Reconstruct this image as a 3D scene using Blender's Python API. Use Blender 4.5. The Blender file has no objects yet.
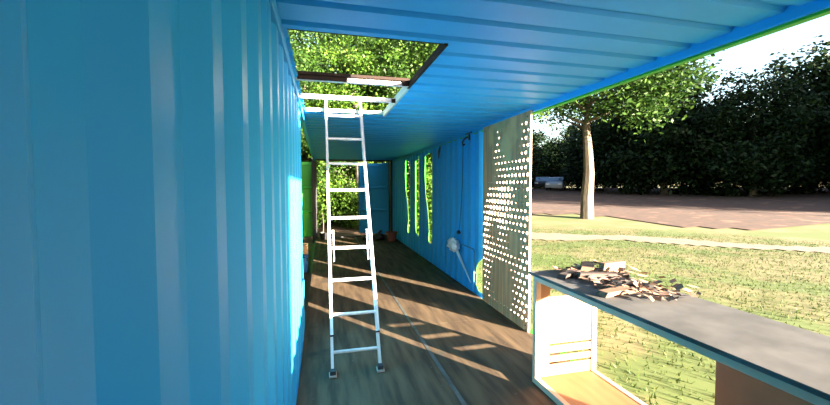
import bpy, bmesh, math, random
import numpy as np
from mathutils import Vector, Matrix
random.seed(7)
rng = np.random.default_rng(7)
S = bpy.context.scene
COL = S.collection
PI = math.pi
# ---------------------------------------------------------------- camera, sky, sun, exposure
YAW, PITCH, ROLL = 0.2443, -0.0431, -0.0021
fw = Vector((math.sin(YAW)*math.cos(PITCH), math.cos(YAW)*math.cos(PITCH), math.sin(PITCH)))
rt = Vector((math.cos(YAW), -math.sin(YAW), 0)); up = rt.cross(fw)
rt2 = rt*math.cos(ROLL)+up*math.sin(ROLL); up2 = -rt*math.sin(ROLL)+up*math.cos(ROLL)
cam_data = bpy.data.cameras.new('camera'); cam = bpy.data.objects.new('camera', cam_data); COL.objects.link(cam)
cam.matrix_world = Matrix(((rt2.x, up2.x, -fw.x, 0.2022), (rt2.y, up2.y, -fw.y, 0.0), (rt2.z, up2.z, -fw.z, 1.5636), (0, 0, 0, 1)))
cam_data.sensor_fit = 'HORIZONTAL'; cam_data.sensor_width = 36.0
cam_data.lens = 372.18/830*36.0; cam_data.clip_start = 0.02; cam_data.clip_end = 500
S.camera = cam
S.view_settings.view_transform = 'Standard'; S.view_settings.look = 'None'
S.view_settings.exposure = 0.0; S.view_settings.gamma = 1.0; S.view_settings.use_curve_mapping = False
SUN_STRENGTH, SKY_STRENGTH = 100.0, 0.85
w = bpy.data.worlds.new('sky'); S.world = w; w.use_nodes = True
nt = w.node_tree; nt.nodes.clear()
wo = nt.nodes.new('ShaderNodeOutputWorld'); bg = nt.nodes.new('ShaderNodeBackground')
sky = nt.nodes.new('ShaderNodeTexSky'); sky.sky_type = 'NISHITA'; sky.sun_disc = False
sky.sun_elevation = math.radians(9.4); sky.sun_rotation = math.radians(145.4); sky.air_density = 1.0; sky.dust_density = 1.6; sky.ozone_density = 1.0
nt.links.new(sky.outputs[0], bg.inputs[0]); bg.inputs[1].default_value = SKY_STRENGTH
nt.links.new(bg.outputs[0], wo.inputs[0])
SUN_EL = math.radians(9.4)
sd = Vector((-0.567*math.cos(SUN_EL), 0.823*math.cos(SUN_EL), -math.sin(SUN_EL)))
sl = bpy.data.lights.new('sun', 'SUN'); sl.energy = SUN_STRENGTH; sl.color = (1.0, 0.86, 0.66); sl.angle = math.radians(0.55)
so = bpy.data.objects.new('sun', sl); COL.objects.link(so); so.rotation_euler = sd.to_track_quat('-Z', 'Y').to_euler()

# ---------------------------------------------------------------- materials
def mat(name, col, rough=0.6, metal=0.0, col2=None, scale=8.0, stretch=(1, 1, 1), bump=0.0, detail=4.0, spec=0.5, lo=0.35, hi=0.65,
        spots=None, spot_scale=3.0, spot_at=0.62, translucent=None, island=None, fine=None):
    m = bpy.data.materials.new(name); m.use_nodes = True
    n = m.node_tree.nodes; L = m.node_tree.links
    b = n['Principled BSDF']; b.inputs['Roughness'].default_value = rough; b.inputs['Metallic'].default_value = metal
    b.inputs['Specular IOR Level'].default_value = spec
    out = None
    if col2 is not None or bump or spots is not None:
        t = n.new('ShaderNodeTexCoord'); mp = n.new('ShaderNodeMapping'); mp.inputs['Scale'].default_value = stretch
        g = n.new('ShaderNodeNewGeometry')
        L.new(g.outputs['Position'], mp.inputs[0])
        nz = n.new('ShaderNodeTexNoise'); nz.inputs['Scale'].default_value = scale; nz.inputs['Detail'].default_value = detail
        L.new(mp.outputs[0], nz.inputs['Vector'])
        if col2 is not None:
            mr = n.new('ShaderNodeMapRange'); mr.inputs[1].default_value = lo; mr.inputs[2].default_value = hi
            L.new(nz.outputs[0], mr.inputs[0])
            mx = n.new('ShaderNodeMix'); mx.data_type = 'RGBA'; mx.inputs[6].default_value = (*col, 1); mx.inputs[7].default_value = (*col2, 1)
            L.new(mr.outputs[0], mx.inputs[0]); out = mx.outputs[2]
        if spots is not None:
            n2 = n.new('ShaderNodeTexNoise'); n2.inputs['Scale'].default_value = spot_scale; n2.inputs['Detail'].default_value = 6
            L.new(g.outputs['Position'], n2.inputs['Vector'])
            m2 = n.new('ShaderNodeMapRange'); m2.inputs[1].default_value = spot_at; m2.inputs[2].default_value = spot_at+0.08
            L.new(n2.outputs[0], m2.inputs[0])
            x2 = n.new('ShaderNodeMix'); x2.data_type = 'RGBA'; x2.inputs[6].default_value = (*col, 1); x2.inputs[7].default_value = (*spots, 1)
            if out is not None: L.new(out, x2.inputs[6])
            L.new(m2.outputs[0], x2.inputs[0]); out = x2.outputs[2]
        if bump:
            bp = n.new('ShaderNodeBump'); bp.inputs['Strength'].default_value = bump; bp.inputs['Distance'].default_value = 0.01
            L.new(nz.outputs[0], bp.inputs['Height']); L.new(bp.outputs[0], b.inputs['Normal'])
    if island is not None:
        g = n.new('ShaderNodeNewGeometry'); r2 = n.new('ShaderNodeValToRGB')
        for i, c in enumerate(island):
            e = r2.color_ramp.elements[i] if i < 2 else r2.color_ramp.elements.new(0.5)
            e.color = (*c, 1)
        for i, e in enumerate(r2.color_ramp.elements): e.position = i/(len(island)-1)
        for i, e in enumerate(r2.color_ramp.elements): e.color = (*island[i], 1)
        L.new(g.outputs['Random Per Island'], r2.inputs[0]); out = r2.outputs[0]
    if out is not None: L.new(out, b.inputs['Base Color'])
    else: b.inputs['Base Color'].default_value = (*col, 1)
    if translucent:
        tr = n.new('ShaderNodeBsdfTranslucent'); ms = n.new('ShaderNodeMixShader'); ms.inputs[0].default_value = translucent
        if out is not None: L.new(out, tr.inputs[0])
        else: tr.inputs[0].default_value = (*col, 1)
        L.new(b.outputs[0], ms.inputs[1]); L.new(tr.outputs[0], ms.inputs[2])
        L.new(ms.outputs[0], n['Material Output'].inputs['Surface'])
    return m
BLUE = mat('blue_paint', (0.028, 0.365, 0.76), 0.45, col2=(0.023, 0.335, 0.71), scale=1.7, stretch=(1, 1, 0.4), bump=0.02, spec=0.22)
GREEN = mat('green_paint', (0.025, 0.40, 0.02), 0.45, col2=(0.02, 0.34, 0.015), scale=2)
EDGE = mat('cut_steel_edge', (0.07, 0.20, 0.02), 0.7)
RUST = mat('rusty_steel', (0.022, 0.012, 0.009), 0.7, col2=(0.012, 0.008, 0.008), scale=14, bump=0.2, spec=0.1)
PALESTEEL = mat('pale_steel', (0.50, 0.58, 0.52), 0.5, col2=(0.42, 0.48, 0.42), scale=9)
DARKSTEEL = mat('dark_steel', (0.018, 0.022, 0.028), 0.55, col2=(0.03, 0.03, 0.03), scale=10)
BEAMW = mat('pale_beam_steel', (0.62, 0.55, 0.54), 0.6, col2=(0.52, 0.45, 0.43), scale=7)  # even pale colour of both roof beams
FLOORPLY = mat('container_floor_plywood', (0.132, 0.090, 0.056), 0.75, col2=(0.060, 0.042, 0.030), scale=2.6, stretch=(5, 0.55, 1), bump=0.25, detail=8, spots=(0.055, 0.048, 0.038), spot_scale=2.2, spot_at=0.60, spec=0.08)
SEAM = mat('steel_floor_strip', (0.12, 0.12, 0.115), 0.5, metal=0.2, col2=(0.06, 0.06, 0.058), scale=9)
SCREW = mat('screw_head', (0.03, 0.03, 0.03), 0.5)
SILL = mat('floor_frame_steel', (0.03, 0.032, 0.03), 0.7)
ALU = mat('brushed_aluminium', (0.56, 0.54, 0.54), 0.45, metal=0.1, col2=(0.48, 0.47, 0.47), scale=30, stretch=(1, 1, 0.1))
BLACKR = mat('black_rubber', (0.02, 0.02, 0.022), 0.7)
FOOTM = mat('ladder_foot_pad', (0.36, 0.30, 0.27), 0.7)
PANELPLY = mat('weathered_plywood', (0.70, 0.345, 0.165), 0.75, col2=(0.40, 0.20, 0.10), scale=3.2, stretch=(8, 8, 0.4), bump=0.2, detail=8, spots=(0.76, 0.40, 0.18), spot_scale=1.6, spot_at=0.60)
PLYEDGE = mat('pale_plywood_edge', (0.62, 0.48, 0.40), 0.7)
WPLY = mat('pale_orange_plywood', (0.30, 0.13, 0.05), 0.6, col2=(0.24, 0.10, 0.036), scale=3, stretch=(6, 1, 1), bump=0.05)
GREYBLUE = mat('grey_blue_frame_paint', (0.60, 0.38, 0.27), 0.5, col2=(0.52, 0.33, 0.23), scale=5)
GREYTOP = mat('grey_weathered_board', (0.085, 0.08, 0.08), 0.8, col2=(0.05, 0.048, 0.048), scale=5, bump=0.3)
SCRAP = mat('brown_wood_offcut', (0.20, 0.11, 0.065), 0.8, col2=(0.13, 0.07, 0.045), scale=8, stretch=(1, 6, 1))
SCRAPD = mat('dark_wood_offcut', (0.05, 0.03, 0.026), 0.8, col2=(0.03, 0.02, 0.018), scale=8)
DRYLEAF = mat('dry_leaf', (0.5, 0.3, 0.2), 0.8, island=[(0.08, 0.035, 0.02), (0.20, 0.11, 0.075), (0.28, 0.17, 0.12)])
WHITEFORM = mat('white_form', (0.93, 0.93, 0.93), 0.3, translucent=0.25)
BLACKP = mat('black_plastic', (0.012, 0.012, 0.014), 0.45, bump=0.3, scale=12)
TERRA = mat('terracotta', (0.26, 0.075, 0.045), 0.8, col2=(0.19, 0.06, 0.04), scale=9)
SOIL = mat('potting_soil', (0.03, 0.02, 0.015), 0.9)
CORD = mat('dark_cord', (0.02, 0.03, 0.04), 0.6)
CONDUIT = mat('blue_painted_conduit', (0.03, 0.22, 0.42), 0.4)
BARK = mat('tree_bark', (0.10, 0.075, 0.055), 0.9, col2=(0.05, 0.04, 0.03), scale=6, stretch=(3, 3, 0.6), bump=0.5)
LEAF_B = mat('bright_leaf', (0.1, 0.2, 0.02), 0.5, island=[(0.0106, 0.0299, 0.0051), (0.0396, 0.0956, 0.0092), (0.0825, 0.1413, 0.0200)], translucent=0.3, spec=0.15)
LEAF_M = mat('mid_green_leaf', (0.1, 0.2, 0.02), 0.5, island=[(0.0054, 0.0174, 0.0044), (0.0195, 0.0506, 0.0080), (0.0460, 0.0904, 0.0159)], translucent=0.3, spec=0.15)
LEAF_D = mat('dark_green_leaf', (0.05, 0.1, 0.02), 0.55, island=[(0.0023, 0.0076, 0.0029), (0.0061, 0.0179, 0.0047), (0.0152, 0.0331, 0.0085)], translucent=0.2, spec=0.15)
LAWN = mat('mown_lawn', (0.105, 0.105, 0.03), 0.9, col2=(0.16, 0.13, 0.06), scale=0.9, detail=8, bump=0.4, spots=(0.08, 0.105, 0.022), spot_scale=0.6, spot_at=0.5)
GRASSB = mat('grass_blade', (0.1, 0.2, 0.02), 0.6, island=[(0.0183, 0.0372, 0.0059), (0.0417, 0.0627, 0.0118), (0.0666, 0.0735, 0.0274)], translucent=0.3, spec=0.15)
PATHM = mat('dry_dirt_path', (0.19, 0.15, 0.11), 0.95, col2=(0.14, 0.11, 0.08), scale=2.5, bump=0.3)
MULCH = mat('reddish_mulch', (0.075, 0.033, 0.023), 0.95, col2=(0.042, 0.019, 0.015), scale=3.0, detail=8, bump=0.6, spots=(0.14, 0.065, 0.043), spot_scale=1.2, spot_at=0.58)
LITTERG = mat('leaf_litter_ground', (0.22, 0.12, 0.06), 0.95, col2=(0.10, 0.06, 0.035), scale=3.5, bump=0.4)
ASPHALT = mat('grey_asphalt', (0.19, 0.20, 0.22), 0.9, col2=(0.15, 0.16, 0.17), scale=3)
SILVER = mat('silver_car_paint', (0.30, 0.32, 0.36), 0.35, metal=0.3)
NAVY = mat('dark_car_paint', (0.012, 0.014, 0.02), 0.3)
GLASSC = mat('car_window_glass', (0.10, 0.15, 0.22), 0.15, metal=0.4)
LAMPW = mat('headlamp_lens', (0.85, 0.85, 0.85), 0.2)
BLUEBIN = mat('blue_bin_plastic', (0.02, 0.12, 0.32), 0.5)
TANW = mat('tan_timber', (0.50, 0.30, 0.15), 0.75, col2=(0.40, 0.22, 0.10), scale=6, stretch=(1, 5, 1))
PINK = mat('faded_red_board', (0.65, 0.20, 0.18), 0.6)

# ---------------------------------------------------------------- helpers
class MB:
    def __init__(s): s.v = []; s.f = []; s.m = []
    def quad(s, a, b, c, d, mi=0):
        i = len(s.v); s.v += [tuple(a), tuple(b), tuple(c), tuple(d)]; s.f.append((i, i+1, i+2, i+3)); s.m.append(mi)
    def poly(s, pts, mi=0):
        i = len(s.v); s.v += [tuple(p) for p in pts]; s.f.append(tuple(range(i, i+len(pts)))); s.m.append(mi)
    def box(s, x0, x1, y0, y1, z0, z1, mi=0, bev=0.0):
        bm = bmesh.new(); bmesh.ops.create_cube(bm, size=1)
        for v in bm.verts: v.co = Vector(((x0+x1)/2+v.co.x*(x1-x0), (y0+y1)/2+v.co.y*(y1-y0), (z0+z1)/2+v.co.z*(z1-z0)))
        if bev: bmesh.ops.bevel(bm, geom=bm.edges[:], offset=bev, segments=1, affect='EDGES')
        s.addbm(bm, mi)
    def addbm(s, bm, mi=0, M=None):
        i = len(s.v); bm.verts.index_update()
        s.v += [tuple(M @ v.co) if M else tuple(v.co) for v in bm.verts]
        for f in bm.faces: s.f.append(tuple(i+v.index for v in f.verts)); s.m.append(mi)
        bm.free()
    def obox(s, c, ux, uy, uz, mi=0, bev=0.0):     # centre and three half vectors
        bm = bmesh.new(); bmesh.ops.create_cube(bm, size=2)
        c, ux, uy, uz = map(Vector, (c, ux, uy, uz))
        for v in bm.verts: v.co = c+ux*v.co.x+uy*v.co.y+uz*v.co.z
        if bev: bmesh.ops.bevel(bm, geom=bm.edges[:], offset=bev, segments=1, affect='EDGES')
        s.addbm(bm, mi)
    def tube(s, pts, rad, n=8, mi=0, cap=True):
        pts = [Vector(p) for p in pts]
        rad = rad if isinstance(rad, (list, tuple)) else [rad]*len(pts)
        rings = []
        t0 = (pts[1]-pts[0]).normalized(); a = t0.orthogonal().normalized()
        for k, p in enumerate(pts):
            t = (pts[min(k+1, len(pts)-1)]-pts[max(k-1, 0)]).normalized()
            a = (a-t*a.dot(t)).normalized(); b = t.cross(a)
            i = len(s.v)
            for j in range(n):
                th = 2*PI*j/n; s.v.append(tuple(p+(a*math.cos(th)+b*math.sin(th))*rad[k]))
            rings.append(i)
        for k in range(len(rings)-1):
            for j in range(n):
                s.f.append((rings[k]+j, rings[k]+(j+1) % n, rings[k+1]+(j+1) % n, rings[k+1]+j)); s.m.append(mi)
        if cap:
            s.f.append(tuple(rings[0]+j for j in reversed(range(n)))); s.m.append(mi)
            s.f.append(tuple(rings[-1]+j for j in range(n))); s.m.append(mi)
    def lathe(s, c, prof, n=16, mi=0):
        i0 = len(s.v)
        for r, z in prof:
            for j in range(n):
                s.v.append((c[0]+r*math.cos(2*PI*j/n), c[1]+r*math.sin(2*PI*j/n), c[2]+z))
        for k in range(len(prof)-1):
            for j in range(n):
                s.f.append((i0+k*n+j, i0+k*n+(j+1) % n, i0+(k+1)*n+(j+1) % n, i0+(k+1)*n+j)); s.m.append(mi)
    def build(s, name, mats, parent=None, smooth=False):
        me = bpy.data.meshes.new(name); me.from_pydata(s.v, [], s.f); me.validate()
        for m in (mats if isinstance(mats, (list, tuple)) else [mats]): me.materials.append(m)
        if max(s.m or [0]) > 0: me.polygons.foreach_set('material_index', s.m[:len(me.polygons)])
        if smooth: me.polygons.foreach_set('use_smooth', [True]*len(me.polygons))
        me.update()
        o = bpy.data.objects.new(name, me); COL.objects.link(o)
        if parent is not None: o.parent = parent; o.matrix_parent_inverse = parent.matrix_world.inverted()
        return o
def tag(o, label=None, cat=None, group=None, kind=None):
    if label: o['label'] = label
    if cat: o['category'] = cat
    if group: o['group'] = group
    if kind: o['kind'] = kind
    return o
def empty(name, loc, label, cat, group=None):
    o = bpy.data.objects.new(name, None); COL.objects.link(o); o.location = loc; o.empty_display_size = 0.1
    o.matrix_world = Matrix.Translation(loc)
    return tag(o, label, cat, group)
def struct(name, mb, mats, parent=None, label=None, smooth=False):
    o = mb.build(name, mats, parent, smooth); o['kind'] = 'structure'
    if label: o['label'] = label
    return o
def copy_tree(o, parent=None):
    c = o.copy(); COL.objects.link(c)
    if parent is not None: c.parent = parent
    for ch in list(o.children): copy_tree(ch, c)
    return c

# ---------------------------------------------------------------- container shell
W, H = 2.35, 2.39
Y0, Y1 = -1.10, 11.66
def corr(y, pitch, depth, flat_in, ramp):          # trapezoid corrugation: 0 = flush inside, depth = outside
    t = (y % pitch)
    if t < flat_in: return 0.0
    if t < flat_in+ramp: return depth*(t-flat_in)/ramp
    if t < pitch-ramp: return depth
    return depth*(pitch-t)/ramp
WP = (0.278, 0.036, 0.075, 0.064)
RP = (0.2345, 0.022, 0.172, 0.014)
def stations(y0, y1, P, extra=(), off=0.0):
    ys = {y0, y1}; k = math.floor((y0+off)/P[0])-1
    while k*P[0]-off <= y1:
        for d in (0, P[2], P[2]+P[3], P[0]-P[3]):
            y = k*P[0]+d-off
            if y0 < y < y1: ys.add(round(y, 5))
        k += 1
    ys |= {e for e in extra if y0 < e < y1}
    return sorted(ys)
TH = 0.004
def lerp_fn(pts):
    def f(y):
        for (a, za), (b, zb) in zip(pts, pts[1:]):
            if a <= y <= b: return za+(zb-za)*(y-a)/(b-a) if b > a else za
        return pts[0][1] if y < pts[0][0] else pts[-1][1]
    return f
def side_wall(mb, X, sgn, ys, off, solids):
    """columns between stations; solids(y0,y1) gives [(zb0,zt0,zb1,zt1)]"""
    for a, b in zip(ys, ys[1:]):
        xa = X+sgn*corr(a+off, *WP); xb = X+sgn*corr(b+off, *WP)
        for (p, q, r, s_) in solids(a, b):
            i = [(xa, a, p), (xb, b, r), (xb, b, s_), (xa, a, q)]
            o = [(x+sgn*TH, y, z) for x, y, z in i]
            mb.poly(i if sgn > 0 else i[::-1], 0); mb.poly(o[::-1] if sgn > 0 else o, 1)
            for k in range(4):
                k2 = (k+1) % 4
                mb.quad(i[k], o[k], o[k2], i[k2], 2)
# right wall: three hand cut slots and a torch cut near edge
slots = [  # top polyline, bottom polyline over y
    ([(7.20, 2.20), (7.25, 2.25), (7.62, 2.24), (7.78, 2.16)], [(7.20, 2.15), (7.27, 1.0), (7.34, 0.38), (7.44, 0.42), (7.55, 0.66), (7.78, 2.1)]),
    ([(8.22, 2.15), (8.27, 2.26), (8.40, 2.20), (8.58, 2.15)], [(8.22, 0.9), (8.26, 0.42), (8.34, 0.36), (8.5, 0.46), (8.58, 0.62)]),
    ([(9.22, 2.10), (9.32, 2.20), (9.60, 2.26), (9.72, 2.14)], [(9.22, 1.2), (9.30, 0.38), (9.38, 0.36), (9.46, 0.60), (9.72, 2.05)]),
]
notch = ([(4.765, 0.58), (4.83, 0.54), (4.93, 0.43), (5.0, 0.27)], [(4.765, 0.03), (4.87, 0.06), (4.96, 0.14), (5.0, 0.27)])
fs = [(a[0][0], a[-1][0], lerp_fn(a), lerp_fn(b)) for a, b in slots]+[(notch[0][0][0], notch[0][-1][0], lerp_fn(notch[0]), lerp_fn(notch[1]))]
def right_solids(a, b):
    m = (a+b)/2
    for y0, y1, ft, fb in fs:
        if y0 <= m <= y1:
            return [(0, fb(a), 0, fb(b)), (ft(a), H-0.02, ft(b), H-0.02)]
    return [(0, H-0.02, 0, H-0.02)]
ex = [p[0] for t, b in slots+[notch] for p in t+b]
mb = MB(); side_wall(mb, W, 1, stations(4.765, Y1-0.1, WP, ex, 0.115), 0.115, right_solids)
wall_right = struct('wall_right', mb, [BLUE, GREEN, EDGE], label='blue corrugated side wall with three torch cut slots')
# left wall: whole up to about 4 m, then torch cut away
mb = MB(); side_wall(mb, 0.0, -1, stations(Y0, 3.92, WP, (), 0.03), 0.03, lambda a, b: [(0, H-0.02, 0, H-0.02)])
edge = []
for k in range(25):
    z = (H-0.02)*k/24
    e = 4.02+0.10*math.sin(k*1.9)+rng.uniform(-0.07, 0.07)
    if z < 0.62: e += 0.30
    edge.append((e, z))
x0 = -corr(3.92+0.03, *WP)
for (ya, za), (yb, zb) in zip(edge, edge[1:]):
    i = [(x0, 3.92, za), (x0-0.006, ya, za), (x0-0.006, yb, zb), (x0, 3.92, zb)]; o = [(x-TH, y, z) for x, y, z in i]
    mb.poly(i[::-1], 0); mb.poly(o, 1); mb.quad(i[1], i[2], o[2], o[1], 2)
wall_left = struct('wall_left', mb, [BLUE, GREEN, EDGE], label='blue corrugated side wall with ragged torch cut far edge')
# near end wall behind the camera
mb = MB()
xs = stations(0, W, WP)
for a, b in zip(xs, xs[1:]):
    ya = Y0-corr(a, *WP); yb = Y0-corr(b, *WP)
    mb.quad((a, ya, 0), (b, yb, 0), (b, yb, H), (a, ya, H), 0); mb.quad((b, yb-TH, 0), (a, ya-TH, 0), (a, ya-TH, H), (b, yb-TH, H), 1)
struct('wall_near', mb, [BLUE, GREEN])
# roof with the cut opening
SX0, SX1, SY0, SY1 = 0.035, 0.915, 2.10, 4.30
mb = MB(); ys = stations(Y0-0.06, Y1, RP, (SY0, SY1), -1.335)
def roof_strip(x0, x1, a, b):
    za = H+corr(a-1.335, *RP); zb = H+corr(b-1.335, *RP)
    mb.quad((x0, a, za), (x0, b, zb), (x1, b, zb), (x1, a, za), 0)
    mb.quad((x0, a, za+TH), (x1, a, za+TH), (x1, b, zb+TH), (x0, b, zb+TH), 1)
for a, b in zip(ys, ys[1:]):
    if SY0-1e-6 <= a and b <= SY1+1e-6:
        roof_strip(-0.02, SX0, a, b); roof_strip(SX1, W+0.04, a, b)
    else: roof_strip(-0.02, W+0.04, a, b)
ceiling = struct('ceiling', mb, [BLUE, GREEN], label='blue corrugated roof with a rectangular opening cut in it')
# rails and posts
mb = MB(); mb.box(-0.045, 0.012, Y0, Y1, H-0.055, H+0.03, bev=0.006); struct('trim_1', mb, BLUE, label='blue top rail above the left wall')
mb = MB(); mb.box(W+0.0, W+0.045, 4.6, Y1, H-0.05, H+0.03, 0, 0.004); mb.box(W+0.0, W+0.045, Y0, 4.6, H-0.05, H+0.03, 0, 0.004)
struct('trim_2', mb, BLUE, label='blue top rail along the open side')
mb = MB(); mb.box(W+0.0451, W+0.062, Y0, Y1, H-0.062, H+0.05, 0, 0.003); mb.box(W+0.012, W+0.0451, Y0, Y1, H-0.064, H-0.0505, 0)
struct('trim_3', mb, GREEN, label='green outer lip of the roof rail')
mb = MB(); mb.box(-0.06, -0.0, Y0, 3.98, -0.15, 0.0); struct('trim_12', mb, BLUE)
mb = MB(); mb.box(-0.045, -0.004, 3.98, Y1, -0.15, -0.045); struct('trim_4', mb, DARKSTEEL, label='dark bottom rail of the cut away side')
mb = MB(); mb.box(W, W+0.06, 4.765, Y1, -0.15, 0.0); struct('trim_13', mb, BLUE)
mb = MB(); mb.box(W, W+0.06, Y0, 4.765, -0.15, -0.002); struct('trim_5', mb, GREEN, label='green bottom rail of the open side')
mb = MB(); mb.box(-0.10, 0.045, Y1-0.06, Y1+0.06, -0.15, H+0.04, bev=0.01); struct('trim_6', mb, DARKSTEEL, label='dark corner post beside the green door leaf')
mb = MB(); mb.box(W-0.045, W+0.10, Y1-0.1, Y1+0.06, -0.15, H+0.04, bev=0.01); struct('trim_7', mb, DARKSTEEL, label='dark corner post beside the blue door leaf')
mb = MB(); mb.box(0.045, W-0.045, Y1-0.04, Y1+0.06, H-0.045, H+0.05, bev=0.008); struct('trim_8', mb, DARKSTEEL, label='dark header over the far doorway')
mb = MB(); mb.box(-0.10, 0.02, Y0-0.12, Y0, -0.15, H+0.04); struct('trim_9', mb, GREEN)
mb = MB(); mb.box(W-0.02, W+0.10, Y0-0.12, Y0+0.03, -0.15, H+0.04); struct('trim_10', mb, GREEN)
mb = MB(); mb.box(0.045, W-0.045, Y1-0.02, Y1+0.06, -0.15, 0.02); struct('trim_11', mb, DARKSTEEL, label='dark sill of the far doorway')
# slab edging of the roof opening: angle irons
mb = MB(); mb.box(SX1-0.016, SX1+0.006, SY0-0.02, 3.06, H-0.014, H+0.032, 0, 0.003); mb.build('rusty_angle_iron', RUST, ceiling)['label'] = 'rusty brown angle iron on the roof opening edge'
mb = MB(); mb.box(SX1-0.020, SX1+0.005, 3.06, SY1, H-0.02, H+0.045, 0, 0.003); mb.build('pale_angle_iron', PALESTEEL, ceiling)['label'] = 'pale angle iron on the roof opening edge'  # farther stretch of the edge in a paler colour
mb = MB(); mb.box(SX0, SX1, SY1-0.006, SY1+0.008, H+0.006, H+0.042); mb.build('opening_lip', PALESTEEL, ceiling)
mb = MB(); mb.box(SX0, SX1, SY0-0.012, SY0-0.004, H-0.002, H+0.05); mb.box(SX0, 1.04, SY0-0.034, SY0-0.026, H+0.026, H+0.30); mb.build('opening_lip', RUST, ceiling)  # taller second box: unseen upstand, sized to shade the nearer beam
mb = MB(); mb.box(0.012, SX1-0.016, 2.985, 3.03, H-0.012, H+0.040, 0, 0.003); b1 = mb.build('roof_beam', BEAMW, ceiling); b1['label'] = 'pale steel beam with rusty top, nearer of the two'
mb = MB(); mb.box(0.012, SX1-0.016, 2.96, 2.983, H+0.022, H+0.045, 0, 0.002); mb.build('beam_flange', RUST, b1)
mb = MB(); mb.box(0.03, 0.40, 2.972, 2.984, H-0.012, H+0.021, 0, 0.002); mb.build('rust_shade_plate', RUST, b1)  # dark plate puts the shade on the beam's left stretch into colour
mb = MB(); mb.box(SX1-0.075, SX1-0.017, 2.970, 2.984, H-0.014, H+0.021, 0, 0.002); mb.build('rust_shade_plate', RUST, b1)
mb = MB(); mb.box(0.012, SX1-0.020, 3.545, 3.585, H-0.024, H+0.016, 0, 0.003); b2 = mb.build('roof_beam', BEAMW, ceiling); b2['label'] = 'pale steel beam, farther of the two'
mb = MB(); mb.box(SX1-0.06, SX1-0.021, 3.532, 3.544, H-0.028, H+0.01, 0, 0.002); mb.build('rust_shade_plate', RUST, b2)
# floor: steel frame, plywood sheets, centre strip
mb = MB(); mb.box(0, W, Y0, Y1, -0.15, -0.030); floor = struct('floor', mb, SILL, label='dark plywood container floor')
sheet_me = None
nrow = 5; ly = (Y1-Y0)/nrow
for c, (xa, xb) in enumerate(((0.002, W/2-0.017), (W/2+0.017, W-0.002))):
    for r in range(nrow):
        if sheet_me is None:
            mb = MB(); mb.box(-(xb-xa)/2, (xb-xa)/2, -ly/2+0.0015, ly/2-0.0015, -0.029, 0, 0, 0.0015)
            o = mb.build('plywood_sheet', FLOORPLY); sheet_me = o.data
        else:
            o = bpy.data.objects.new('plywood_sheet', sheet_me); COL.objects.link(o)
        o.location = ((xa+xb)/2, Y0+ly*(r+0.5), -0.0003*((r+c) % 2)); o.parent = floor
mb = MB(); mb.box(W/2-0.016, W/2+0.016, Y0, Y1, -0.028, 0.002, 0, 0.001); mb.build('centre_strip', SEAM, floor)['label'] = 'grey steel strip joining the floor sheets'
mb = MB()
for ix in (0.12, 0.45, 0.8, 1.1, 1.26, 1.6, 1.95, 2.24):
    for iy in range(-3, 38):
        y = iy*0.305+0.04*math.sin(ix*9); bm = bmesh.new(); bmesh.ops.create_circle(bm, cap_ends=True, segments=6, radius=0.008)
        mb.addbm(bm, 0, Matrix.Translation((ix, y, 0.0008)))
mb.build('floor_screws', SCREW, floor)['kind'] = 'stuff'

# ---------------------------------------------------------------- far doors
def leaf(name, hinge, ang, mi, mo, label):
    """leaf of a container door, 1.14 wide, local x from the hinge"""
    root = bpy.data.objects.new(name, None); COL.objects.link(root); root['kind'] = 'structure'; root['label'] = label
    wd, z0, z1 = 1.14, 0.03, 2.31
    mb = MB(); mb.box(0.04, wd-0.04, -0.006, 0.006, z0+0.03, z1-0.03); mb.build('door_panel', mi, root)
    mb = MB()
    mb.box(0, 0.06, -0.035, 0.035, z0, z1, 0, 0.006); mb.box(wd-0.06, wd, -0.035, 0.035, z0, z1, 0, 0.006)
    mb.box(0.06, wd-0.06, -0.035, 0.035, z0, z0+0.08, 0, 0.006); mb.box(0.06, wd-0.06, -0.035, 0.035, z1-0.10, z1, 0, 0.006)
    mb.build('door_frame', mi, root)
    for z in (0.80, 1.53):
        mb = MB(); mb.box(0.06, wd-0.06, -0.075, 0.075, z-0.045, z+0.045, 0, 0.035); mb.build('door_rib', mi, root)
    mb = MB(); mb.box(wd, wd+0.018, -0.03, 0.03, z0, z1); mb.box(-0.02, 0.0, -0.03, 0.03, z0, z1); mb.build('rubber_gasket', mo, root)
    for x in (0.35, 0.8):
        mb = MB(); mb.tube([(x, -0.06, z0), (x, -0.06, z1)], 0.014, 8); mb.box(x-0.03, x+0.03, -0.08, -0.03, 1.0, 1.06); mb.build('locking_bar', PALESTEEL, root)
    root.location = hinge; root.rotation_euler = (0, 0, ang)
    return root
# right leaf: hinge at the right post, swung out about 40 degrees; left leaf swung right round
leaf('door_1', (W-0.075, Y1+0.09, 0), PI-math.radians(40), BLUE, DARKSTEEL, 'blue door leaf standing half open at the far end')
leaf('door_2', (0.02, Y1+0.15, 0), PI+math.radians(4), GREEN, DARKSTEEL, 'bright green door leaf swung back at the far end')

# ---------------------------------------------------------------- ground
GZ = -0.15
def gh(x, y):
    r = math.hypot(x-1, y)
    return GZ+0.045*max(0, min(r, 48)-16)
def ground_patch(name, mat_, poly_fn, x0, x1, y0, y1, step, dz, label):
    mb = MB(); idx = {}
    nx = int((x1-x0)/step); ny = int((y1-y0)/step)
    def vid(i, j):
        if (i, j) not in idx:
            x, y = x0+i*step, y0+j*step; idx[(i, j)] = len(mb.v)
            mb.v.append((x, y, gh(x, y)+dz))
        return idx[(i, j)]
    for i in range(nx):
        for j in range(ny):
            if poly_fn(x0+(i+.5)*step, y0+(j+.5)*step):
                mb.f.append((vid(i, j), vid(i+1, j), vid(i+1, j+1), vid(i, j+1))); mb.m.append(0)
    return struct(name, mb, mat_, label=label, smooth=True)
ground_patch('ground', LAWN, lambda x, y: not (-0.05 < x < 2.4 and -1 < y < 11.4), -120, 140, -60, 170, 2.0, 0, 'grass lawn around the container')
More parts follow.
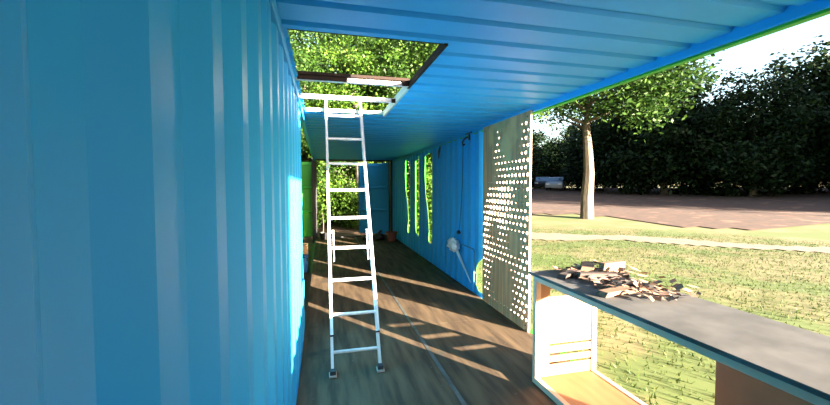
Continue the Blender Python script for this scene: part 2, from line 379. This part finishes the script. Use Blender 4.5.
def mulch_fn(x, y):
    r = math.hypot(x-1, y); return x > 4 and y > -20 and 19.5+1.5*math.sin(x*0.7)+math.sin(y*0.9) < r < 60 and not (y > 26 and x < 8)
ground_patch('mulch_ground', MULCH, mulch_fn, 0, 70, -20, 60, 0.7, 0.03, 'reddish mulch bed under the trees')
def path_c(x): return 19.4-0.95*x
def path_fn(x, y): return 4 < x < 30 and abs(y-(17.2-0.78*x)-0.4*math.sin(x*0.8)) < 0.85+0.25*math.sin(x*1.9)
ground_patch('path', PATHM, path_fn, 3, 30, -8, 16, 0.25, 0.02, 'dry dirt path across the lawn')
ground_patch('litter_ground', LITTERG, lambda x, y: (11.8 < y < 27 and x < 8 and math.hypot((x-0.5)/8, (y-18)/8.8) < 1+0.1*math.sin(3*x)) or (-4 < x < -0.05 and 1 < y < 14), -8.1, 9, 0.0, 27, 0.5, 0.02, 'leaf strewn ground behind the container')
ground_patch('road', ASPHALT, lambda x, y: True, -40, 8, 30, 38, 1.0, 0.05, 'grey road beyond the shrubs')
# grass blades
n = 45000
gx = rng.uniform(2.6, 16, n); gy = rng.uniform(2.0, 15, n)
keep = np.array([not path_fn(a, b) for a, b in zip(gx, gy)]); gx, gy = gx[keep], gy[keep]; n = len(gx)
th = rng.uniform(0, 2*PI, n); hh = rng.uniform(0.02, 0.05, n); wd = rng.uniform(0.005, 0.011, n)
lean = rng.uniform(-0.03, 0.03, (n, 2))
V = np.zeros((n, 3, 3)); V[:, 0] = np.stack([gx-wd*np.cos(th), gy-wd*np.sin(th), np.full(n, GZ)], 1); V[:, 1] = np.stack([gx+wd*np.cos(th), gy+wd*np.sin(th), np.full(n, GZ)], 1)
V[:, 2] = np.stack([gx+lean[:, 0], gy+lean[:, 1], GZ+hh], 1)
me = bpy.data.meshes.new('grass'); me.from_pydata(V.reshape(-1, 3).tolist(), [], np.arange(3*n).reshape(-1, 3).tolist()); me.materials.append(GRASSB)
go = bpy.data.objects.new('grass', me); COL.objects.link(go); tag(go, 'short patchy grass on the lawn beside the container', 'grass', kind='stuff')

# ---------------------------------------------------------------- ladder
d1 = Vector((0, 1.2, 2.42)).normalized(); dn = Vector((0, -2.42, 1.2)).normalized()
F = Vector((0.467, 3.085, 0.0)); LX = Vector((1, 0, 0))
lad = empty('extension_ladder', F, 'aluminium extension ladder leaning up through the roof opening', 'ladder')
def rail(sx, s0, s1, off, name, width=0.030, thick=0.020, m=ALU):
    mb = MB()
    def at(s_): return F+LX*(sx*(0.196-0.011*s_/2.79)-0.023*(s_/2.79))+d1*s_+dn*off
    a, b = at(s0), at(s1)
    mid = (a+b)/2; hv = (b-a)/2
    mb.obox(mid, LX*thick/2, dn*width/2, hv, 0, 0.003)
    # raised flanges of the channel section
    mb.obox(mid+LX*sx*0.004+dn*(width/2-0.002), LX*(thick/2+0.003), dn*0.003, hv, 0, 0.001)
    return mb.build(name, m, lad)
for sx in (-1, 1):
    rail(sx, 0.03, 2.45, -0.008, 'base_rail', 0.036, 0.017)
    rail(sx, 0.315, 2.79, 0.034, 'fly_rail', 0.034, 0.0185)
for k in range(9):
    s = 0.182+0.3018*k; mb = MB()
    off = 0.036 if s > 0.35 else -0.012
    c = F+d1*s+dn*off-LX*0.023*(s/2.79)
    half = 0.186-0.006*(s/2.79)
    mb.tube([c-LX*half, c+LX*half], 0.0145, 10)
    mb.build('rung', ALU, lad)
for sx in (-1, 1):
    mb = MB(); c = F+LX*sx*0.157-LX*0.009; mb.obox(c+d1*1.11+dn*0.04, LX*0.005, dn*0.014, d1*0.148, 0, 0.002); mb.obox(c+d1*1.245+dn*0.04+LX*sx*0.013, LX*0.016, dn*0.016, d1*0.009, 0, 0.002)
    mb.build('rung_lock', ALU, lad)
    mb = MB(); c = F+LX*(sx*0.197)+Vector((0, -0.005, 0.0)); mb.box(c.x-0.032, c.x+0.032, c.y-0.04, c.y+0.045, 0.003, 0.02, 0, 0.004)
    ft = mb.build('foot', FOOTM, lad)
    mb = MB(); mb.box(c.x-0.024, c.x+0.024, c.y-0.03, c.y+0.03, 0.0201, 0.055, 0, 0.004); mb.build('rubber_boot', BLACKR, ft)
    mb = MB(); e = F+LX*(sx*0.194-0.003)+d1*0.312+dn*0.036; mb.obox(e, LX*0.016, dn*0.024, d1*0.006); mb.build('rail_end_cap', RUST, lad)

# ---------------------------------------------------------------- perforated plywood panel
PYA, PYB = 4.70, 3.50          # far edge, near edge
PXA, PXB = 2.338, 2.325
pan = empty('perforated_panel', ((PXA+PXB)/2, (PYA+PYB)/2, 0), 'tall weathered plywood panel drilled with a pattern of round holes, standing in the open side', 'panel')
PL = math.hypot(PYA-PYB, PXA-PXB); pu = Vector((PXB-PXA, PYB-PYA, 0)).normalized(); pn = Vector((pu.y, -pu.x, 0))   # pn points inwards (-X)
if pn.x > 0: pn = -pn
PZ0, PZ1, PT = 0.004, 2.355, 0.018
def P3(u, z, side): return Vector((PXA, PYA, 0))+pu*u+Vector((0, 0, z))+pn*(PT/2*side)
# drilled pattern read off the board, row by row from the top; digits are drill sizes; odd rows are shifted half a pitch
HOLES = ['', '00000210000024', '00000310000033', '00000310000024', '00003310000134', '00002222000134', '00002333223444', '00000233333444', '00001234344444',
         '00111334444334', '00333455542114', '00444455553002', '03455555542014', '03455555543334', '34555555444345', '05543455433344', '45421344322234',
         '04310133200024', '44321332100024', '05433233210024', '45433333332244', '04433233233344', '33320000022344', '03320000002344', '23310000002344',
         '03210000002344', '02310000002344', '03311000002344', '00211111123344', '']
DRILL = [0, 0.007, 0.0105, 0.0145, 0.0195, 0.0275]
cols, rows = 14, 30; cw = PL/cols; chh = (PZ1-PZ0)/rows; NS = 10
mb = MB()
def cell(u0, u1, z0, z1, r):
    if r <= 0 or u1-u0 < cw*0.9:
        for s_ in (1, -1):
            q = [P3(u0, z0, s_), P3(u1, z0, s_), P3(u1, z1, s_), P3(u0, z1, s_)]
            mb.poly(q if s_ < 0 else q[::-1])
        return
    cu, cz = (u0+u1)/2, (z0+z1)/2; r = min(r, 0.0385)
    inn = [(cu+r*math.cos(2*PI*k/NS), cz+r*math.sin(2*PI*k/NS)) for k in range(NS)]
    outp = []
    for k in range(NS):
        c_, s2 = math.cos(2*PI*k/NS), math.sin(2*PI*k/NS); hu, hz = (u1-u0)/2, (z1-z0)/2
        t = min(hu/abs(c_) if abs(c_) > 1e-6 else 9, hz/abs(s2) if abs(s2) > 1e-6 else 9); outp.append((cu+c_*t, cz+s2*t))
    corners = {}
    for k in range(NS):
        k2 = (k+1) % NS
        a, b = outp[k], outp[k2]; pts = [a]
        on_u = lambda p: abs(abs(p[0]-cu)-(u1-u0)/2) < 1e-7
        if on_u(a) != on_u(b) :
            pts.append((a[0] if on_u(a) else b[0], b[1] if on_u(a) else a[1]))
        pts.append(b); ring = pts+[inn[k2], inn[k]]
        for s_ in (1, -1):
            q = [P3(x, z, s_) for x, z in ring]; mb.poly(q if s_ < 0 else q[::-1])
        mb.quad(P3(*inn[k], 1), P3(*inn[k2], 1), P3(*inn[k2], -1), P3(*inn[k], -1), 1)
for j in range(rows):
    z1, z0 = PZ1-j*chh, PZ1-(j+1)*chh; row = HOLES[j].ljust(14, '0')
    shift = j % 2 == 1
    if shift:
        cell(0, cw/2, z0, z1, 0); cell(PL-cw/2, PL, z0, z1, 0)
        for c in range(1, 14): cell((c-0.5)*cw, (c+0.5)*cw, z0, z1, DRILL[int(row[c])])
    else:
        for c in range(14): cell(c*cw, (c+1)*cw, z0, z1, DRILL[int(row[c])])
for (ua, ub) in ((0, 0), (PL, PL)):
    mb.quad(P3(ua, PZ0, 1), P3(ua, PZ0, -1), P3(ua, PZ1, -1), P3(ua, PZ1, 1), 1)
for z in (PZ0, PZ1): mb.quad(P3(0, z, 1), P3(PL, z, 1), P3(PL, z, -1), P3(0, z, -1), 1)
mb.build('drilled_board', [PANELPLY, PLYEDGE], pan)
for (u, z) in ((0.06, 2.30), (PL-0.06, 2.30), (0.06, 0.06), (PL-0.06, 0.06)):
    mb = MB(); bm = bmesh.new(); bmesh.ops.create_uvsphere(bm, u_segments=8, v_segments=4, radius=0.009); mb.addbm(bm, 0, Matrix.Translation(P3(u, z, 1))); mb.build('fixing_screw', SCREW, pan)

# ---------------------------------------------------------------- workbench in the open side
BX0, BX1, BY0, BY1, BT = 1.812, 2.375, -0.65, 2.60, 0.865
ben = empty('workbench', ((BX0+BX1)/2, (BY0+BY1)/2, 0), 'open workbench with grey blue frame and orange plywood lining in the open side', 'workbench')
bw = 0.044
for x in (BX0, BX1-bw):
    for y in (BY0, 0.98, BY1-bw):
        if x > BX0 and y == 0.98: pass
        mb = MB(); mb.box(x, x+bw, y, y+bw, 0.003 if y != 0.98 else 0.055, BT-bw, 0, 0.003)
        if not (x == BX0 and y == 0.98): mb.build('frame_post', GREYBLUE, ben)
    mb = MB(); mb.box(x, x+bw, BY0, BY1, BT-bw, BT, 0, 0.003); mb.build('frame_rail', GREYBLUE, ben)
    mb = MB(); mb.box(x, x+bw, BY0+bw, BY1-bw, 0.003, 0.05, 0, 0.003); mb.build('frame_rail', GREYBLUE, ben)
mb = MB(); mb.box(BX0-0.025, BX1+0.03, BY0-0.02, BY1+0.03, BT+0.0005, BT+0.022, 0, 0.003); mb.build('bench_top', GREYTOP, ben)['label'] = 'grey weathered board top'
mb = MB(); mb.box(BX0+bw, BX1-bw, BY0+0.01, BY1-0.01, 0.02, 0.046, 0, 0.002); mb.build('bottom_board', WPLY, ben)['label'] = 'orange plywood bottom'
EY = BY1-0.022
mb = MB(); mb.box(BX0+bw, BX0+bw+0.085, EY-0.014, EY, 0.047, BT-0.002, 0, 0.002); mb.build('end_stile', WPLY, ben)
for z0, z1 in ((0.047, 0.140), (0.158, 0.210), (0.230, 0.292), (0.306, 0.690), (0.748, BT-0.002)):
    mb = MB(); mb.box(BX0+bw+0.086, BX1-0.005, EY-0.012, EY, z0, z1, 0, 0.002); mb.build('end_board', WPLY, ben)
mb = MB(); mb.box(BX1-0.014, BX1-0.001, BY0+0.02, 1.60, 0.052, BT-0.045, 0, 0.002); mb.build('back_panel', WPLY, ben)
mb = MB(); mb.box(BX0+bw, BX1-bw, BY0+0.005, BY0+0.018, 0.047, BT-0.002, 0, 0.002); mb.build('side_panel', WPLY, ben)
# scraps lying on the bench top
TOPZ = BT+0.0225
scr = [(2.02, 2.42, 0.30, 0.07, 0.035, 0.5, SCRAPD, 'dark wood offcut lying nearest the corner of the bench top'),
       (2.16, 2.26, 0.34, 0.06, 0.05, -0.35, SCRAPD, 'dark stubby beam offcut lying along the bench edge'),
       (2.22, 2.50, 0.26, 0.09, 0.06, 0.9, SCRAP, 'brown wood offcut at the back of the bench top'),
       (2.33, 2.36, 0.22, 0.05, 0.10, 0.15, SCRAP, 'tall pale brown block on the outer bench edge'),
       (2.05, 1.95, 0.40, 0.08, 0.03, 0.2, SCRAP, 'long flat brown board offcut on the bench top')]
for x, y, l, wd_, h_, a, m_, lab in scr:
    ux = Vector((math.cos(a), math.sin(a), 0)); uy = Vector((-math.sin(a), math.cos(a), 0))
    mb = MB(); mb.obox((x, y, TOPZ+h_/2), ux*l/2, uy*wd_/2, Vector((0.01, 0, h_/2)), 0, 0.004)
    tag(mb.build('wood_offcut', m_), lab, 'wood', 'wood scraps on the workbench')
mb = MB()
for k in range(260):
    x, y = rng.uniform(1.98, 2.38), rng.uniform(1.7, 2.60); h_ = TOPZ+0.004+rng.uniform(0, 0.09)*max(0, (x-2.0)/0.4)
    a, t1, t2 = rng.uniform(0, 2*PI), rng.uniform(-.5, .5), rng.uniform(-.5, .5); l = rng.uniform(0.02, 0.045)
    u = Vector((math.cos(a), math.sin(a), t1))*l; v = Vector((-math.sin(a), math.cos(a), t2))*l*0.6; c = Vector((x, y, max(h_, TOPZ+0.026)))
    mb.quad(c-u, c-v, c+u, c+v)
tag(mb.build('dry_leaves', DRYLEAF), 'heap of dry brown leaves on the workbench top', 'leaves', kind='stuff')

# ---------------------------------------------------------------- things on the right wall
# bunched white form with a twisted tail; its nature is left open
bm = bmesh.new(); bmesh.ops.create_icosphere(bm, subdivisions=4, radius=1)
from mathutils import noise as mnoise
for v in bm.verts:
    p = v.co.copy(); f = 1+0.28*mnoise.noise(p*2.3)+0.16*mnoise.noise(p*5.5)
    v.co = Vector((p.x*0.075*f, p.y*0.19*f, p.z*0.105*f))
mb = MB(); mb.addbm(bm, 0, Matrix.Translation((2.275, 5.72, 0.61)))
pl = tag(mb.build('white_bunch', WHITEFORM, smooth=True), 'bunched white form with long twisted tail on the blue wall', 'plastic sheet')
bm = bmesh.new(); nseg, nr = 18, 12; prev = None
for i in range(nseg+1):
    t = i/nseg; c = Vector((2.28+0.045*t, 5.66-0.55*t, 0.60-0.46*t)); wv = 0.085*(1-t)**0.7+0.006; ring = []
    for j in range(nr):
        a = 2*PI*j/nr; rr = wv*(1+0.25*math.sin(3*a+9*t)); ring.append(bm.verts.new(c+Vector((0.022*math.cos(a)*(1.2-t), 0.70*rr*math.sin(a), 0.75*rr*math.sin(a)))))
    if prev:
        for j in range(nr): bm.faces.new((prev[j], prev[(j+1) % nr], ring[(j+1) % nr], ring[j]))
    prev = ring
mb = MB(); mb.addbm(bm); mb.build('twisted_tail', WHITEFORM, pl, smooth=True)
# hook high on the wall and the cord that hangs from it
hk = empty('wall_hook', (2.33, 5.24, 2.30), 'black metal hook high on the blue wall near the roof', 'hook')
mb = MB(); mb.box(2.325, 2.349, 5.13, 5.36, 2.345, 2.365, 0, 0.003); mb.box(2.325, 2.345, 5.20, 5.235, 2.25, 2.34, 0, 0.003); mb.build('bracket', BLACKP, hk)
mb = MB(); mb.tube([(2.32, 5.22, 2.30), (2.27, 5.24, 2.27), (2.25, 5.27, 2.22), (2.27, 5.30, 2.18), (2.30, 5.31, 2.20)], 0.014, 8); mb.build('hook_prong', BLACKP, hk)
cd = empty('hanging_cord', (2.26, 5.30, 2.2), 'thin dark cord hanging from the hook with a knot at its end', 'cord')
mb = MB(); mb.tube([(2.262, 5.275, 2.206), (2.30, 5.40, 1.6), (2.32, 5.52, 1.1), (2.32, 5.585, 0.86)], 0.004, 6); mb.build('cord_line', CORD, cd)
mb = MB(); bm = bmesh.new(); bmesh.ops.create_icosphere(bm, subdivisions=2, radius=0.032)
for v in bm.verts: v.co *= 1+0.25*mnoise.noise(v.co*40)
mb.addbm(bm, 0, Matrix.Translation((2.315, 5.59, 0.83))); mb.build('knot', CORD, cd)
ro = empty('conduit_pipe', (2.34, 5.0, 0.3), 'thin blue painted pipe bent to the floor beside the white form', 'pipe')
mb = MB(); mb.tube([(2.335, 5.50, 0.645), (2.335, 5.06, 0.645), (2.335, 5.02, 0.635), (2.335, 5.01, 0.60), (2.335, 5.01, 0.03)], 0.010, 8); mb.build('pipe_run', CONDUIT, ro)
mb = MB(); mb.box(2.325, 2.349, 4.99, 5.03, 0.30, 0.32); mb.build('clip', CONDUIT, ro)
st = MB(); st.tube([(2.335, 6.62, 2.30), (2.325, 6.66, 2.22), (2.335, 6.72, 2.08)], [0.012, 0.02, 0.006], 8)
tag(st.build('cable_stub', CORD), 'short dark cable end hanging on the wall under the roof', 'cable')

# ---------------------------------------------------------------- things by the far end
def pot(name, loc, r, h, m, label, cat, group=None):
    t = empty(name, loc, label, cat, group)
    mb = MB(); mb.lathe(loc, [(0.001, 0.0), (r*0.72, 0.0), (r*0.95, h*0.86), (r*1.06, h*0.86), (r*1.08, h), (r*0.96, h), (r*0.92, h*0.88), (0.001, h*0.88)], 18)
    mb.build('pot_body', m, t, smooth=False)
    mb = MB(); mb.lathe(loc, [(0.001, h*0.9), (r*0.9, h*0.885)], 14); mb.build('soil', SOIL, t)
    return t
pot('flower_pot', (2.12, 10.45, 0.0), 0.155, 0.27, TERRA, 'terracotta flower pot in the far corner by the blue door', 'pot')
def sack(loc, sx_, sy_, sz_, seed, label):
    bm = bmesh.new(); bmesh.ops.create_icosphere(bm, subdivisions=3, radius=1)
    for v in bm.verts:
        p = v.co.copy(); f = 1+0.22*mnoise.noise(p*1.8+Vector((seed, 0, 0)))+0.08*mnoise.noise(p*5)
        z = p.z*f; z = max(z, -0.72)
        v.co = Vector((p.x*sx_*f, p.y*sy_*f, (z+0.72)*sz_))
    mb = MB(); mb.addbm(bm, 0, Matrix.Translation(loc)); o = tag(mb.build('black_sack', BLACKP, smooth=True), label, 'sack', 'black sacks by the far door')
    mb = MB(); mb.tube([(loc[0], loc[1], loc[2]+1.62*sz_), (loc[0]+0.02, loc[1], loc[2]+1.85*sz_), (loc[0]+0.05, loc[1]+.02, loc[2]+2.0*sz_)], [0.05, 0.022, 0.05], 8); mb.build('tied_neck', BLACKP, o)
sack((1.80, 10.75, 0), 0.17, 0.16, 0.13, 1.0, 'black plastic sack standing against the terracotta pot')
sack((1.46, 11.0, 0), 0.15, 0.14, 0.075, 5.0, 'low black plastic sack beside the taller one by the blue door')
t = pot('planter', (0.22, 11.35, 0.0), 0.13, 0.20, BLACKP, 'black planter with a bare stick at the left of the far doorway', 'planter')
mb = MB(); mb.tube([(0.22, 11.35, 0.17), (0.23, 11.35, 0.45), (0.21, 11.36, 0.80)], [0.013, 0.011, 0.007], 6); mb.build('bare_stick', BARK, t)
bn = empty('bin', (-0.28, 7.7, GZ), 'blue plastic bin outside the cut away side', 'bin')
mb = MB(); mb.box(-0.50, -0.09, 7.5, 7.9, GZ+0.03, 0.20, 0, 0.02); mb.build('bin_body', BLUEBIN, bn)
mb = MB(); mb.box(-0.52, -0.075, 7.48, 7.92, 0.2001, 0.235, 0, 0.01); mb.build('bin_rim', BLUEBIN, bn)
mb = MB(); mb.box(-0.52, -0.085, 7.55, 7.85, 0.236, 0.42, 0, 0.01)
tag(mb.build('timber_block', TANW), 'tan timber block resting on the blue bin', 'timber')

# ---------------------------------------------------------------- vegetation
def foliage_mesh(name, blobs, n_sprig, per, leaf, sprig_r, mat_, seed, shell=0.45, bough=0, bough_r=1.0):
    r = np.random.default_rng(seed)
    vol = np.array([b[3]*b[4]*b[5] for b in blobs])**0.67; pick = r.choice(len(blobs), n_sprig, p=vol/vol.sum())
    B = np.array(blobs)[pick]
    d = r.normal(size=(n_sprig, 3)); d /= np.linalg.norm(d, axis=1)[:, None]
    rad = (shell+(1-shell)*r.random(n_sprig)**0.6)*(1+0.22*np.sin(d[:, 0]*5+d[:, 2]*4+seed)+0.12*np.sin(d[:, 1]*9+seed))
    c = B[:, :3]+d*B[:, 3:6]*rad[:, None]
    if bough:                                        # leaves gather on boughs with gaps between them
        nb = max(8, n_sprig//bough); c = c[r.integers(0, nb, n_sprig)]+r.normal(size=(n_sprig, 3))*np.array([0.42, 0.42, 0.26])*bough_r
    c = np.repeat(c, per, 0); N = len(c)
    p = c+r.normal(size=(N, 3))*sprig_r*np.array([1, 1, 0.7])
    th = r.uniform(0, 2*PI, N); el = r.normal(-0.35, 0.45, N); L = leaf*r.uniform(0.6, 1.25, N)
    ax = np.stack([np.cos(th)*np.cos(el), np.sin(th)*np.cos(el), np.sin(el)], 1)
    rnd = r.normal(size=(N, 3)); rnd[:, 2] += 1.0
    sd_ = np.cross(ax, rnd); sd_ /= np.linalg.norm(sd_, axis=1)[:, None]+1e-9
    V = np.stack([p, p+ax*L[:, None]*0.45+sd_*L[:, None]*0.27, p+ax*L[:, None], p+ax*L[:, None]*0.45-sd_*L[:, None]*0.27], 1).reshape(-1, 3)
    me = bpy.data.meshes.new(name); me.vertices.add(4*N); me.vertices.foreach_set('co', V.ravel().astype(np.float32))
    me.loops.add(4*N); me.loops.foreach_set('vertex_index', np.arange(4*N, dtype=np.int32))
    me.polygons.add(N); me.polygons.foreach_set('loop_start', np.arange(0, 4*N, 4, dtype=np.int32))
    me.update(calc_edges=True); me.materials.append(mat_); me.validate()
    return me
def trunk_mesh(h, r0, seed, branches, spread, start=0.35):
    rr = random.Random(seed); mb = MB()
    pts = [Vector((0, 0, -0.2))]; k = 7
    for i in range(1, k+1): pts.append(Vector((rr.uniform(-.1, .1)*i*0.35, rr.uniform(-.1, .1)*i*0.35, h*i/k)))
    mb.tube(pts, [r0*(1.15-0.95*i/k) for i in range(k+1)], 9)
    for b in range(branches):
        t = rr.uniform(start, 0.92); i = min(k-1, int(t*k)); p = pts[i].lerp(pts[i+1], t*k-i); a = rr.uniform(0, 2*PI); l = spread*rr.uniform(.5, 1)*(1.15-t)
        q = [p]
        for s_ in range(1, 5): q.append(p+Vector((math.cos(a+0.15*s_)*l*s_/4, math.sin(a+0.15*s_)*l*s_/4, l*0.55*(s_/4)**1.2)))
        mb.tube(q, [r0*0.4*(1-0.2*s_) for s_ in range(5)], 6)
    return mb
protos = {}
def proto(kind):
    if kind in protos: return protos[kind]
    if kind == 'tall_a':
        blobs = [(0, 0, 7, 2.8, 2.8, 3.4), (1.3, .5, 4.6, 2.0, 2, 2.2), (-1.5, -.4, 5, 2.0, 2.0, 2.2), (0.2, -1, 9.4, 1.8, 1.8, 2)]
        fm = foliage_mesh('foliage', blobs, 2300, 11, 0.165, 0.17, LEAF_B, 3, bough=28); tm = trunk_mesh(7.4, 0.20, 3, 12, 3.2)
    elif kind == 'tall_b':
        blobs = [(0, 0, 6, 2.5, 2.5, 3.0), (-1, 1, 8.5, 2.0, 2, 2.4), (1.4, -.6, 7, 1.8, 1.8, 2), (0, 0, 3.4, 1.8, 1.8, 1.5)]
        fm = foliage_mesh('foliage', blobs, 2700, 11, 0.175, 0.18, LEAF_M, 5, bough=28); tm = trunk_mesh(7.4, 0.17, 5, 12, 3)
    elif kind == 'dark':
        blobs = [(0, 0, 2.0, 3.4, 3.4, 1.9), (0, 0, 5, 3.4, 3.4, 3.6), (2, .5, 3.6, 2.2, 2.2, 2), (-2, -.5, 4.0, 2.2, 2.2, 2.2), (0, 0, 8, 2.2, 2.2, 2.4)]
        fm = foliage_mesh('foliage', blobs, 2600, 9, 0.36, 0.35, LEAF_D, 8, bough=20, bough_r=1.5); tm = trunk_mesh(8, 0.25, 8, 12, 3.4, 0.25)
    elif kind == 'high':     # tall trunk, crown starting high, drooping sprays
        blobs = [(0, 0, 9, 4, 4, 3), (-2, 0, 7, 2.2, 2.4, 1.8), (1.5, 2, 7.4, 2.4, 2.4, 1.8), (0, -2.5, 7.2, 2.4, 2, 1.6)]
        fm = foliage_mesh('foliage', blobs, 1700, 9, 0.22, 0.24, LEAF_M, 12, 0.3, bough=24, bough_r=1.3); tm = trunk_mesh(9.5, 0.28, 12, 14, 4.2, 0.55)
    elif kind == 'shrub':
        blobs = [(0, 0, 0.9, 1.1, 1.1, 0.9), (.7, .3, .6, .7, .7, .6), (-.7, -.2, .7, .8, .7, .65), (0.1, 0, 1.7, .6, .6, .7)]
        fm = foliage_mesh('foliage', blobs, 700, 9, 0.13, 0.15, LEAF_B, 17); tm = trunk_mesh(1.7, 0.035, 17, 10, 1.1, 0.1)
    tm_o = tm.build('trunk', BARK); fo = bpy.data.objects.new('foliage', fm); COL.objects.link(fo); fo['kind'] = 'stuff'
    protos[kind] = (tm_o, fo); return protos[kind]
used = set()
def plant(kind, name, x, y, s_, rz, label, cat, group=None, sz=None):
    t = bpy.data.objects.new(name, None); COL.objects.link(t); tag(t, label, cat, group)
    t.location = (x, y, gh(x, y)); t.rotation_euler = (0, 0, rz); t.scale = (s_, s_, sz or s_)
    for o in proto(kind):
        if (kind, o.name) in used: c = o.copy(); COL.objects.link(c)
        else: c = o; used.add((kind, o.name))
        c.parent = t
    return t
back = [(-3.5, 15.5, 'tall_a', 0.85), (-0.6, 17.5, 'tall_b', 0.86), (1.8, 16.6, 'tall_a', 0.84), (4.4, 17.2, 'tall_b', 0.92), (6.6, 15.6, 'tall_a', 0.9), (8.6, 20.0, 'tall_b', 1.05),
        (-1.8, 22.0, 'tall_a', 1.05), (3.2, 22.5, 'tall_b', 1.12), (7.4, 24.6, 'tall_a', 1.2), (0.6, 27, 'tall_b', 1.25), (5.6, 29, 'tall_a', 1.35),
        (-2.8, 12.6, 'tall_b', 0.8)]
for i, (x, y) in enumerate([(-3.0, 4.6), (-3.2, 7.6), (-3.0, 10.4)]):  # trees added here to darken the far interior
    plant('dark', 'shading_tree', x, y, 0.5, i*2.0, 'dense dark tree added to darken the cut away side', 'tree', 'added trees darkening the cut away side', sz=0.6)
for i, (x, y, k, s_) in enumerate(back):
    plant(k, 'leafy_tree', x, y, s_, i*1.7, 'leafy sunlit tree in the thicket behind the container', 'tree', 'thicket trees behind the container')
for i, (x, y, s_) in enumerate([(-1.0, 15.2, 1.0), (0.5, 16.8, 1.05), (1.5, 15.6, 0.75), (2.6, 15.6, 0.95), (4.2, 13.6, 1.1), (5.4, 13.4, 1.2), (4.0, 11.4, .9), (6.4, 15.2, 1.2), (-1.9, 13.6, 1.2), (4.7, 16.2, 1.3), (2.0, 18.6, 1.2), (0.0, 20.0, 1.5), (3.4, 19.5, 1.5)]):
    plant('shrub', 'leafy_shrub', x, y, s_, i*2.1, 'bright green leafy shrub low in the thicket behind the container', 'shrub', 'thicket shrubs behind the container')
dk = []
for i in range(17):
    a = math.radians(27+i*4.2); r = 41+4.5*math.sin(i*2.4); 
    near_gap = 30 < math.degrees(a) < 38
    if near_gap: r = 53
    dk.append((r*math.sin(a), r*math.cos(a), (0.95+0.17*math.sin(i*1.7))*(0.72 if near_gap else 1)))
for i in range(16):
    a = math.radians(24+i*4.6); r = 56+3*math.sin(i*1.4); dk.append((r*math.sin(a), r*math.cos(a), 0.72+0.1*math.sin(i*2.7)))
for i, (x, y, s_) in enumerate(dk):
    plant('dark', 'dark_tree', x, y, s_, i*1.3, 'dark tree in the line beyond the mulch bed', 'tree', 'dark trees beyond the mulch')
plant('high', 'overhanging_tree', 12.6, 15.4, 1.0, 0.6, 'tall tree whose leafy branches hang in front of the bright sky', 'tree', sz=0.80)
# ---------------------------------------------------------------- parked cars far off
def car(loc, rz, paint, label):
    t = bpy.data.objects.new('car', None); COL.objects.link(t); tag(t, label, 'car', 'cars parked beyond the trees')
    def body(prof, y0, y1, m, name, inset=0.0):
        mb = MB(); a = [(x, y0+inset, z) for x, z in prof]; b = [(x, y1-inset, z) for x, z in prof]
        mb.poly(a); mb.poly(b[::-1])
        for k in range(len(prof)):
            k2 = (k+1) % len(prof); mb.quad(a[k], b[k], b[k2], a[k2])
        return mb.build(name, m, t)
    body([(-2.1, .3), (2.1, .3), (2.15, .65), (2.0, .85), (1.0, .95), (-1.6, .98), (-2.1, .9), (-2.2, .6)], -0.85, 0.85, paint, 'car_body')
    body([(1.0, .951), (0.35, 1.40), (-1.2, 1.42), (-1.75, .981)], -0.78, 0.78, GLASSC, 'car_windows')
    body([(0.32, 1.405), (0.2, 1.46), (-1.1, 1.47), (-1.2, 1.425)], -0.74, 0.74, paint, 'car_roof')
    for x in (-1.35, 1.35):
        for y in (-0.86, 0.68):
            mb = MB(); mb.tube([(x, y, .32), (x, y+0.18, .32)], 0.32, 14); mb.build('wheel', BLACKR, t)
    for y in (-0.6, 0.6):
        mb = MB(); mb.box(2.05, 2.17, y-0.18, y+0.18, .62, .76, 0, 0.02); mb.build('headlamp', LAMPW, t)
    t.location = loc; t.rotation_euler = (0, 0, rz); return t
car((25.4, 36.3, gh(25.4, 36.3)), -2.3, SILVER, 'silver car parked under the dark trees')
car((26.0, 39.8, gh(26.0, 39.8)), -2.2, NAVY, 'dark car parked to the left of the silver car')
# faded red board on a post glimpsed through the slots
sg = empty('red_board', (8.4, 17.0, gh(8.4, 17.0)), 'faded red board on a post glimpsed through the middle wall slot', 'sign')
mb = MB(); mb.box(8.15, 8.65, 16.97, 17.0, 1.0, 1.75, 0, 0.005); mb.build('board_face', PINK, sg)
mb = MB(); mb.box(8.37, 8.43, 17.0, 17.06, gh(8.4, 17.0), 1.7, 0, 0.005); mb.build('post', BARK, sg)
